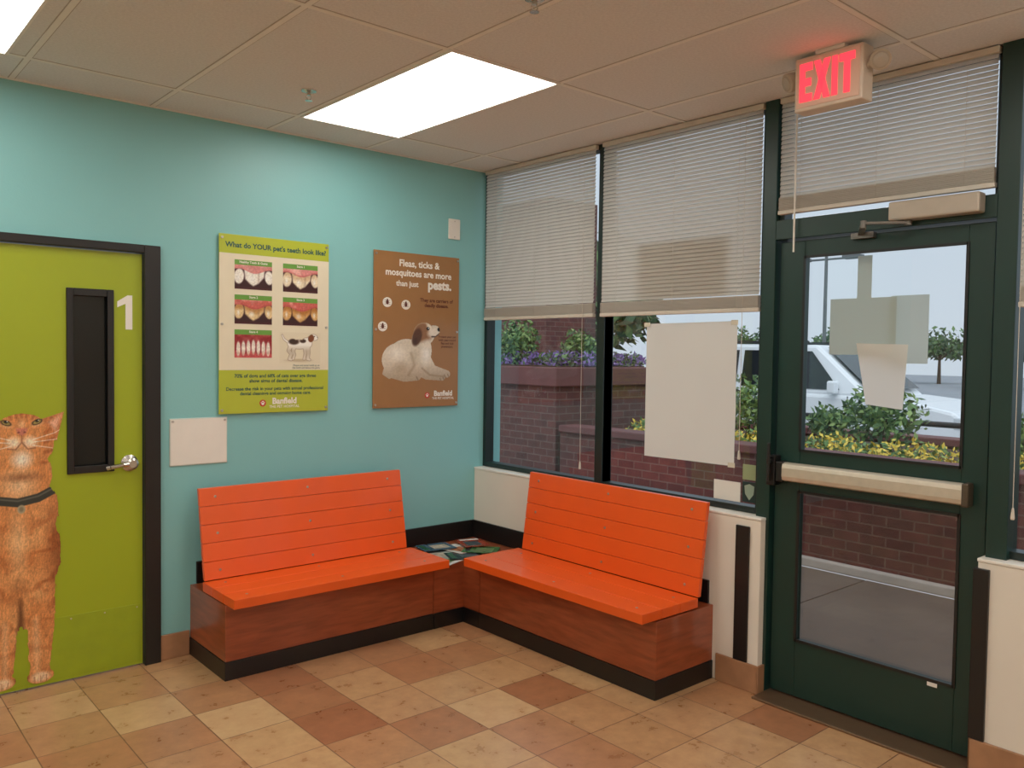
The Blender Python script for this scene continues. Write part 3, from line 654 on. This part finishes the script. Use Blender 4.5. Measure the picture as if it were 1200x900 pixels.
def bench_right():
    e=empty('bench',(-.33,-1.28,0)); tag(e,'orange plank bench on cherry wood base beneath windows','bench')
    boxes('body',[(-.54,KX-.001,-1.925,-.621,.09,.368)],M_wood,e,bevel=.003)
    boxes('plinth',[(-.546,KX-.001,-1.93,-.621,0,.09)],M_black,e,bevel=.002)
    xb=(-.645,-.505,-.365,-.225)
    bm=bmesh.new()
    for a,b in zip(xb,xb[1:]): bx(bm,a+.0015,b-.0015,-1.925,-.60,.376,ST)
    bmobj('seat',bm,M_orange,e,bevel=.002)
    for y in (-1.75,-1.28,-.8): boxes('seat_support',[(-.5,-.24,y-.02,y+.02,.368,.376)],M_black,e)
    bm=bmesh.new(); n=5; z0,z1=ST+.003,.885
    f=lambda z:-.205+(z-z0)/(z1-z0)*.058
    for i in range(n):
        a=z0+(z1-z0)*i/n+.0012; b=z0+(z1-z0)*(i+1)/n-.0012
        prism(bm,[(f(a),a),(f(a)-.024,a),(f(b)-.024,b),(f(b),b)],1,-1.925,-.635)
    bmobj('backrest',bm,M_orange,e,bevel=.002)
    for y in (-1.84,-1.28,-.72):
        bolt(e,(-.58,y,ST),(0,0,1)); bolt(e,(-.31,y,ST),(0,0,1))
        for i in (0,2,4):
            z=z0+(z1-z0)*(i+.5)/5; bolt(e,(f(z)-.024,y,z),(-1,0,0))
    return e
bench_right()
ct=empty('corner_table',(-.4,-.3,0)); tag(ct,'built-in cherry wood corner table between the benches','table')
poly=[(-.759,-.001),(KX-.001,-.001),(KX-.001,-.619),(-.54,-.619),(-.54,-.47),(-.759,-.47)]
bm=bmesh.new(); prism(bm,poly,2,.09,.355); bmobj('body',bm,M_wood,ct)
bm=bmesh.new(); prism(bm,[(-.759,-.001),(KX-.001,-.001),(KX-.001,-.619),(-.546,-.619),(-.546,-.476),(-.759,-.476)],2,0,.09); bmobj('plinth',bm,M_black,ct)
bm=bmesh.new(); prism(bm,poly,2,.355,.367); bmobj('top',bm,M_top,ct)
structure(boxes('baseboard_bench',[(-1.955,KX-.014,-.014,0,.369,.485),(KX-.014,KX,-1.90,0,.369,.485)],M_black,bevel=.003),'black backsplash strip above the benches','baseboard')
magc=[(236,234,228),(60,110,60),(30,30,36),(200,214,205),(150,60,40),(225,220,210),(70,100,120)]
nmm={0:'white',3:'pale green',2:'black',5:'cream',1:'green',6:'blue grey',4:'rust red'}
for i,(x,y,a,c) in enumerate(((-.66,-.40,20,0),(-.60,-.28,-35,3),(-.50,-.42,70,2),(-.44,-.27,10,5),(-.35,-.40,40,1),(-.55,-.17,80,6),(-.30,-.24,-20,4))):
    z=.3675+.0048*i; w,h=.21,.275; bm=bmesh.new(); bx(bm,-w/2,w/2,-h/2,h/2,0,.004)
    Mr=Matrix.Translation((x*.96-.01,y*.92-.02,z))@Matrix.Rotation(math.radians(a),4,'Z'); Ml=Matrix.Scale(.78,4)
    bmesh.ops.transform(bm,matrix=Mr@Ml,verts=bm.verts)
    mg=bmobj('magazine',bm,mat('magazine_cover_%d'%i,S(*magc[c]),.25,var=.35,scale=14),None)
    tag(mg,nmm[c]+' covered magazine lying on the corner table','magazine',group='magazines on the corner table')
    bm=bmesh.new()
    bx(bm,-.08,.08,.08,.12,.0042,.0046); bx(bm,-.07,.05,-.1,.04,.0042,.0046,1)
    bmesh.ops.transform(bm,matrix=Mr@Ml,verts=bm.verts)
    bmobj('cover_print',bm,[mat('cover_ink_%d'%(i%3),S(*[(240,236,230),(30,30,34),(40,90,60)][i%3]),.3),mat('cover_photo_%d'%(i%4),S(*[(90,120,70),(190,180,160),(60,70,80),(180,110,70)][i%4]),.3,var=.5,scale=30)],mg)

# ================================================================ CEILING FIXTURES
M_lensE=emis('light_lens',(1.0,.965,.89,1),6.2)
def fixture(x0,x1,y0,y1):
    e=empty('ceiling_light',((x0+x1)/2,(y0+y1)/2,H-.012)); tag(e,'recessed rectangular fluorescent ceiling light panel','ceiling light',group='fluorescent ceiling panels')
    t=.012
    boxes('frame',[(x0,x0+t,y0,y1,H-.010,H-.001),(x1-t,x1,y0,y1,H-.010,H-.001),(x0+t,x1-t,y0,y0+t,H-.010,H-.001),(x0+t,x1-t,y1-t,y1,H-.010,H-.001)],M_tbar,e)
    boxes('diffuser',[(x0+t,x1-t,y0+t,y1-t,H-.007,H-.003)],M_lensE,e)
    return e
f0=fixture(-1.56,-.96,-1.665,-.375)
for ox,oy in ((-1.90,0),(0,-2.50),(-1.90,-2.50),(-3.67,0),(-3.67,-2.5),(-1.90,-4.95),(0,-4.95)): dup(f0,(ox,oy,0))  # after the first, these panels are out of view, added for even lighting
def sprinkler(x,y):
    e=empty('sprinkler_head',(x,y,H-.04)); tag(e,'small metal fire sprinkler head in ceiling','sprinkler',group='ceiling sprinkler heads')
    bm=bmesh.new(); lathe(bm,(x,y,H-.001),(0,0,-1),[(0,.036),(.003,.035),(.006,.022),(.010,.012)],20); bmobj('escutcheon',bm,M_chrome,e)
    bm=bmesh.new(); cyl(bm,(x,y,H-.008),(x,y,H-.022),.009); tube(bm,[(x-.008,y,H-.02),(x-.014,y,H-.032),(x,y,H-.045)],.002); tube(bm,[(x+.008,y,H-.02),(x+.014,y,H-.032),(x,y,H-.045)],.002)
    lathe(bm,(x,y,H-.045),(0,0,-1),[(0,.017),(.002,.017)],12); bmobj('head',bm,M_chrome,e); return e
s0=sprinkler(-1.72,-.78); dup(s0,(.09,-1.45,0))
ex=empty('exit_sign',(-.46,-2.675,2.575)); tag(ex,'white lit exit sign with red letters and emergency lamps','exit sign')
sx0,sx1=-.50,-.415
boxes('housing',[(sx0,sx1,-2.535,-2.815,2.575,2.785)],mat('sign_housing',S(226,208,188),.5),ex,bevel=.006)
boxes('canopy',[(-.50,-.41,-2.62,-2.74,2.785,2.80)],M_white,ex,bevel=.003)
boxes('face',[(sx0-.004,sx0,-2.545,-2.805,2.588,2.775)],emis('sign_face',(1.0,.30,.22,1),.06,S(222,190,166)),ex,bevel=.002)
M_red=emis('red_exit_letters',(1.0,.045,.07,1),1.25,S(230,40,40))
def letter(polys,u0,w):
    bm=bmesh.new(); b0,h=2.608,.150; d0,d1=.504,.507
    for pl in polys:
        prism(bm,[(-2.560-(u0+p[0]*w),b0+p[1]*h) for p in pl],0,-d0,-d1)
    return bmobj('letter',bm,M_red,ex)
R4=lambda a,b,c,d:[(a,c),(b,c),(b,d),(a,d)]
letter([R4(0,.42,0,1),R4(.42,1,.80,1),R4(.42,.90,.40,.60),R4(.42,1,0,.20)],.000,.054)
letter([[(0,0),(.38,0),(1,1),(.62,1)],[(.62,0),(1,0),(.38,1),(0,1)]],.060,.068)
letter([R4(0,1,0,1)],.135,.023)
letter([R4(0,1,.80,1),R4(.30,.70,0,.80)],.165,.062)
for yy,sgn in ((-2.50,1),(-2.855,-1)):
    bm=bmesh.new(); lathe(bm,(-.45,yy,2.72),(-.75,sgn*.45,-.35),[(-.03,.018),(-.012,.034),(.012,.038),(.03,.038),(.033,.033)],24)
    cyl(bm,(-.46,yy,2.72),(-.46,yy-sgn*.05,2.70),.012)
    l=bmobj('emergency_lamp',bm,mat('lamp_grey_plastic',S(186,168,146),.5),ex)
    bm=bmesh.new(); d=Vector((-.75,sgn*.45,-.35)).normalized(); p=Vector((-.45,yy,2.72))+d*.034
    lathe(bm,p,d,[(0,.030),(.004,.025),(.007,.012)],20); bmobj('lens',bm,mat('lamp_lens',S(180,166,148),.15),l)

# ================================================================ OUTSIDE
M_walk=mat('concrete_walk',S(122,108,97),.8,var=.12,scale=3,bump=.2)
M_asph=mat('asphalt',S(138,142,148),.9,var=.1,scale=.8)
M_brick=brick_mat('red_brick',S(104,56,50),S(84,44,42),S(108,84,76))
M_cap=mat('dark_red_cap',S(104,58,56),.7,var=.15,scale=5)
M_soil=mat('soil_mulch',S(70,48,36),.95,var=.3,scale=20)
bm=bmesh.new()
for i in range(-5,6): bx(bm,.06,2.37,i*1.5+.006,(i+1)*1.5-.006,-.12,-.02)
bx(bm,.06,2.37,-7.5,9,-.12,-.03)
tag(bmobj('sidewalk',bm,M_walk),'grey concrete sidewalk outside the glass door','sidewalk')
tag(boxes('parking_lot',[(4.75,90,-60,90,-.25,-.15)],M_asph),'wide grey asphalt parking lot under overcast sky','parking lot')
e=empty('brick_planter',(3.5,-2.5,-.02)); tag(e,'low red brick planter with flowers along the sidewalk','planter')
boxes('wall',[(2.45,2.65,-7.5,1.80,-.02,.80),(4.5,4.7,-7.5,1.80,-.15,.80)],M_brick,e)
boxes('cap',[(2.42,2.68,-7.5,1.80,.80,.87),(4.47,4.73,-7.5,1.80,.80,.87)],M_cap,e,bevel=.01)
boxes('curb',[(2.38,2.45,-7.5,1.8,-.02,.05)],mat('pale_concrete',S(206,198,188),.8),e,bevel=.01)
boxes('soil',[(2.65,4.5,-7.5,1.80,.0,.78)],M_soil,e)
e=empty('brick_planter',(3.2,4,-.02)); tag(e,'tall red brick planter topped with purple flowers','planter')
boxes('wall',[(2.45,3.95,1.87,9,-.15,1.26)],M_brick,e)
boxes('cap',[(2.40,4.0,1.82,9.05,1.26,1.46)],M_cap,e,bevel=.012)
boxes('soil',[(2.5,3.9,1.92,8.9,1.46,1.475)],M_soil,e)
tag(boxes('brick_pillar',[(5.2,6.3,4.98,7.6,-.149,4.0)],M_brick),'square red brick building pillar behind planter','pillar')
def foliage_mesh(name,blobs,n,size,mats,weights=None,parent=None,up=0.):
    vs=[];fs=[];mi=[]
    for k in range(n):
        cx,cy,cz,rx_,ry_,rz_=blobs[k%len(blobs)]
        d=rng.normal(size=3); d/=np.linalg.norm(d); r=rng.rand()**.45
        p=np.array([cx+d[0]*rx_*r,cy+d[1]*ry_*r,cz+abs(d[2])*rz_*r if up else cz+d[2]*rz_*r])
        a=rng.normal(size=3); a/=np.linalg.norm(a); b=np.cross(a,rng.normal(size=3)); b/=np.linalg.norm(b)
        s=size*(.6+.8*rng.rand()); i=len(vs)
        vs+= [tuple(p-a*s),tuple(p+b*s*.45),tuple(p+a*s),tuple(p-b*s*.45)]; fs.append((i,i+1,i+2,i+3)); mi.append(rng.choice(len(mats),p=weights))
    me=bpy.data.meshes.new(name); me.from_pydata(vs,[],fs); me.polygons.foreach_set('material_index',mi); me.update()
    return finish(name,me,mats,parent)
G1=mat('leaf_green',S(92,124,66),.6,var=.3); G2=mat('leaf_dark',S(60,84,52),.6,var=.3); G3=mat('leaf_light',S(132,156,86),.6,var=.3)
Yf=mat('yellow_petal',S(240,206,80),.6,var=.15); Pf=mat('purple_petal',S(124,96,156),.6,var=.25)
M_bark=mat('bark',S(80,62,48),.9,var=.2)
for (x,y,z,s) in ((3.6,-1.0,.84,.85),(3.6,.32,.84,.85),(4.05,-.25,.82,.5),(4.0,-1.95,.82,.5),(3.2,3.35,1.49,.8),(3.4,2.5,1.49,.6),(3.3,4.9,1.49,.75)):
    o=foliage_mesh('shrub',[(x,y,z+.36*s,.33*s,.36*s,.34*s),(x+.15*s,y+.22*s,z+.28*s,.28*s,.28*s,.25*s),(x-.1*s,y-.2*s,z+.32*s,.3*s,.3*s,.28*s)],int(1200*s),.036,[G1,G2,G3],[.4,.25,.35])
    bm=bmesh.new()
    for q in range(4): cyl(bm,(x+.03*q-.05,y,z-.05),(x+.1*q-.15,y+.08*q-.12,z+.3*s),.012,.006,seg=6)
    bmobj('stem',bm,M_bark,o)
    tag(o,'leafy green shrub growing in the brick planter','shrub',group='shrubs in the planters')
o=foliage_mesh('yellow_flower_bed',[(2.98+.25*(i%2),-7+.33*i,.79,.24,.3,.17) for i in range(26)],7500,.026,[Yf,G1,G3],[.50,.27,.23],up=1); tag(o,'low bed of yellow flowers in the planter','flowers',kind='stuff')
o=foliage_mesh('purple_flower_bed',[(2.7+.3*(i%4),2.1+.35*(i//4),1.476,.22,.3,.16) for i in range(48)]+[(2.7+.28*i,2.05,1.476,.25,.15,.16) for i in range(5)]*3,6500,.03,[Pf,G2,G1],[.48,.3,.22],up=1); tag(o,'bed of purple flowers on the tall planter','flowers',kind='stuff')
def tree(x,y,h,r):
    e=empty('tree',(x,y,-.15)); tag(e,'leafy tree at the edge of the parking lot','tree',group='trees around the parking lot')
    bm=bmesh.new(); cyl(bm,(x,y,-.15),(x,y,h*.5),.14,.08,seg=10)
    for q in range(5): cyl(bm,(x,y,h*.4),(x+math.cos(q*1.3)*r*.5,y+math.sin(q*1.3)*r*.5,h*.75),.06,.02,seg=6)
    bmobj('trunk',bm,M_bark,e)
    foliage_mesh('crown',[(x,y,h*.72,r,r,h*.3),(x+r*.5,y,h*.6,r*.6,r*.6,h*.2),(x-r*.4,y+r*.4,h*.62,r*.6,r*.6,h*.2)],1500,.2,[G1,G2],[.4,.6],e)
for (x,y,h,r) in ((11,9.4,4.4,1.6),(52,14,3.6,2.6),(58,20.5,3.8,2.8),(60,28,4.2,3),(66,9,3.8,2.8),(60,1,3.2,2.6),(58,37,4.2,3),(64,-4,3.4,2.8)): tree(x,y,h,r)
def pole(x,y,h):
    e=empty('light_pole',(x,y,-.15)); tag(e,'tall slim parking lot light pole','light pole',group='parking lot light poles')
    m=mat('pole_metal',S(110,112,112),.5,metal=.4)
    bm=bmesh.new(); lathe(bm,(x,y,-.15),(0,0,1),[(0,.25),(.7,.25),(.72,.1)],14); bmobj('base',bm,M_walk,e)
    bm=bmesh.new(); cyl(bm,(x,y,.5),(x,y,h),.07,.05,seg=10); cyl(bm,(x,y-.9,h-.1),(x,y+.9,h-.1),.035,seg=8); bmobj('pole',bm,m,e)
    for s in (-1,1): boxes('lamp_head',[(x-.16,x+.16,y+s*.6,y+s*1.2,h-.14,h-.02)],m,e,bevel=.02)
for p in ((22,9.6,4.9),(40,8.2,4.4),(50,6.2,4.6)): pole(*p)
e=empty('metal_railing',(5.1,-2,-.15)); tag(e,'low black metal railing behind the planter','railing')
bm=bmesh.new(); cyl(bm,(5.1,-5,.95),(5.1,3.5,.95),.03,seg=10); cyl(bm,(5.1,-5,.5),(5.1,3.5,.5),.02,seg=10); bmobj('rail',bm,M_black,e)
for i in range(6):
    bm=bmesh.new(); cyl(bm,(5.1,-5+1.7*i,-.15),(5.1,-5+1.7*i,.95),.028,seg=10); bmobj('post',bm,M_black,e)
car=empty('car',(9.4,2.5,-.15)); tag(car,'white sport utility vehicle parked in the lot','car')
M_carw=mat('white_car_paint',S(240,243,246),.2,var=.01,coat=.6); M_carg=mat('car_glass_dark',S(30,36,40),.08,var=.1); M_tyre=mat('tyre_rubber',S(24,24,26),.8); M_plast=mat('black_trim_plastic',S(36,38,40),.6)
n0=.12; cx0_,cx1_=8.5,10.4; g0=-.15
def cp(p,z): return (n0+p,g0+z)
bm=bmesh.new()
prof=[(0,.40),(-.04,.55),(.0,.85),(.18,1.02),(.7,1.12),(1.35,1.18),(4.75,1.2),(4.85,.95),(4.85,.42),(4.4,.32),(4.3,.55),(4.05,.72),(3.75,.72),(3.5,.55),(3.4,.32),(1.4,.32),(1.3,.55),(1.05,.72),(.75,.72),(.5,.55),(.42,.32)]
prism(bm,[cp(*p) for p in prof],0,cx0_,cx1_)
bmobj('body',bm,M_carw,car,bevel=.05)
def P3(x,p,z): return bm.verts.new((x,n0+p,g0+z))
bm=bmesh.new(); ins=.16
a=[P3(cx0_+.03,1.35,1.16),P3(cx0_+.03,4.78,1.18),P3(cx0_+ins,4.5,1.97),P3(cx0_+ins,2.3,1.95)]
b=[P3(cx1_-.03,1.35,1.16),P3(cx1_-.03,4.78,1.18),P3(cx1_-ins,4.5,1.97),P3(cx1_-ins,2.3,1.95)]
bm.faces.new(a[::-1]); bm.faces.new(b)
for i in range(4): bm.faces.new((a[i],a[(i+1)%4],b[(i+1)%4],b[i]))
bmesh.ops.recalc_face_normals(bm,faces=bm.faces)
bmobj('cabin',bm,M_carw,car,bevel=.05)
def sidewin(p0,p1,z0,z1,q0=0,q1=0):
    bm=bmesh.new(); xs=lambda z: cx0_+.03+(z-1.17)/(1.96-1.17)*(ins-.03)-.012
    bm.faces.new([bm.verts.new((xs(z),n0+p,g0+z)) for p,z in ((p0,z0),(p1,z0),(p1-q1,z1),(p0+q0,z1))]); bmobj('side_window',bm,M_carg,car)
sidewin(1.85,2.7,1.26,1.85,.52,0); sidewin(2.8,3.6,1.26,1.86); sidewin(3.7,4.55,1.26,1.86,0,.18)
bm=bmesh.new(); bm.faces.new([bm.verts.new(c) for c in ((cx0_+.12,n0+1.43,g0+1.245),(cx1_-.12,n0+1.43,g0+1.245),(cx1_-.25,n0+2.2,g0+1.88),(cx0_+.25,n0+2.2,g0+1.88))])
bmesh.ops.translate(bm,verts=bm.verts,vec=(0,-.03,.03)); bmobj('windshield',bm,M_carg,car)
for p in (.9,3.9):
    for x in (cx0_+.02,cx1_-.24):
        bm=bmesh.new(); lathe(bm,(x,n0+p,g0+.37),(1,0,0),[(0,.30),(.03,.36),(.19,.36),(.22,.30)],28); w=bmobj('wheel',bm,M_tyre,car)
        bm=bmesh.new(); lathe(bm,(x-.01,n0+p,g0+.37),(1,0,0),[(0,.05),(.02,.2),(.01,.23),(.05,.24)],20); bmobj('rim',bm,M_chrome,w)
boxes('side_mirror',[(cx0_-.14,cx0_+.02,n0+1.85,n0+1.98,g0+1.2,g0+1.4)],M_carw,car,bevel=.03)
boxes('bumper',[(cx0_+.03,cx1_-.03,n0-.1,n0+.05,g0+.38,g0+.62)],M_plast,car,bevel=.03)
boxes('headlight',[(cx0_-.01,cx0_+.25,n0-.05,n0+.18,g0+.78,g0+.95)],mat('headlight_glass',S(210,216,220),.1),car,bevel=.02)
for xa in (cx0_+.2,cx1_-.24): boxes('roof_rail',[(xa,xa+.04,n0+2.5,n0+4.4,g0+1.97,g0+2.02)],M_plast,car)
for y in (1.7,2.75,3.65): boxes('door_seam',[(cx0_-.004,cx0_+.01,n0+y,n0+y+.012,g0+.45,g0+1.17)],M_plast,car)

# ================================================================ LIGHT
w=bpy.data.worlds.new('overcast_sky'); bpy.context.scene.world=w; w.use_nodes=True; nt=w.node_tree; bg=nt.nodes['Background']
tc=nt.nodes.new('ShaderNodeTexCoord'); sp=nt.nodes.new('ShaderNodeSeparateXYZ'); r=nt.nodes.new('ShaderNodeValToRGB')
r.color_ramp.elements[0].position=.0; r.color_ramp.elements[0].color=S(208,219,231); r.color_ramp.elements[1].position=.5; r.color_ramp.elements[1].color=S(212,227,243)
nt.links.new(tc.outputs['Generated'],sp.inputs[0]); nt.links.new(sp.outputs['Z'],r.inputs[0]); nt.links.new(r.outputs[0],bg.inputs[0]); bg.inputs[1].default_value=1.0
sl=bpy.data.lights.new('hazy_sun','SUN'); sl.energy=1.4; sl.angle=math.radians(50); sl.color=(.95,.98,1.0)
so=bpy.data.objects.new('hazy_sun',sl); COL.objects.link(so); so.location=(-3,-6,12)
so.rotation_euler=Vector((.62,.35,-1.0)).to_track_quat('-Z','Y').to_euler()
vs_=bpy.context.scene.view_settings; vs_.view_transform='Standard'; vs_.gamma=1.08
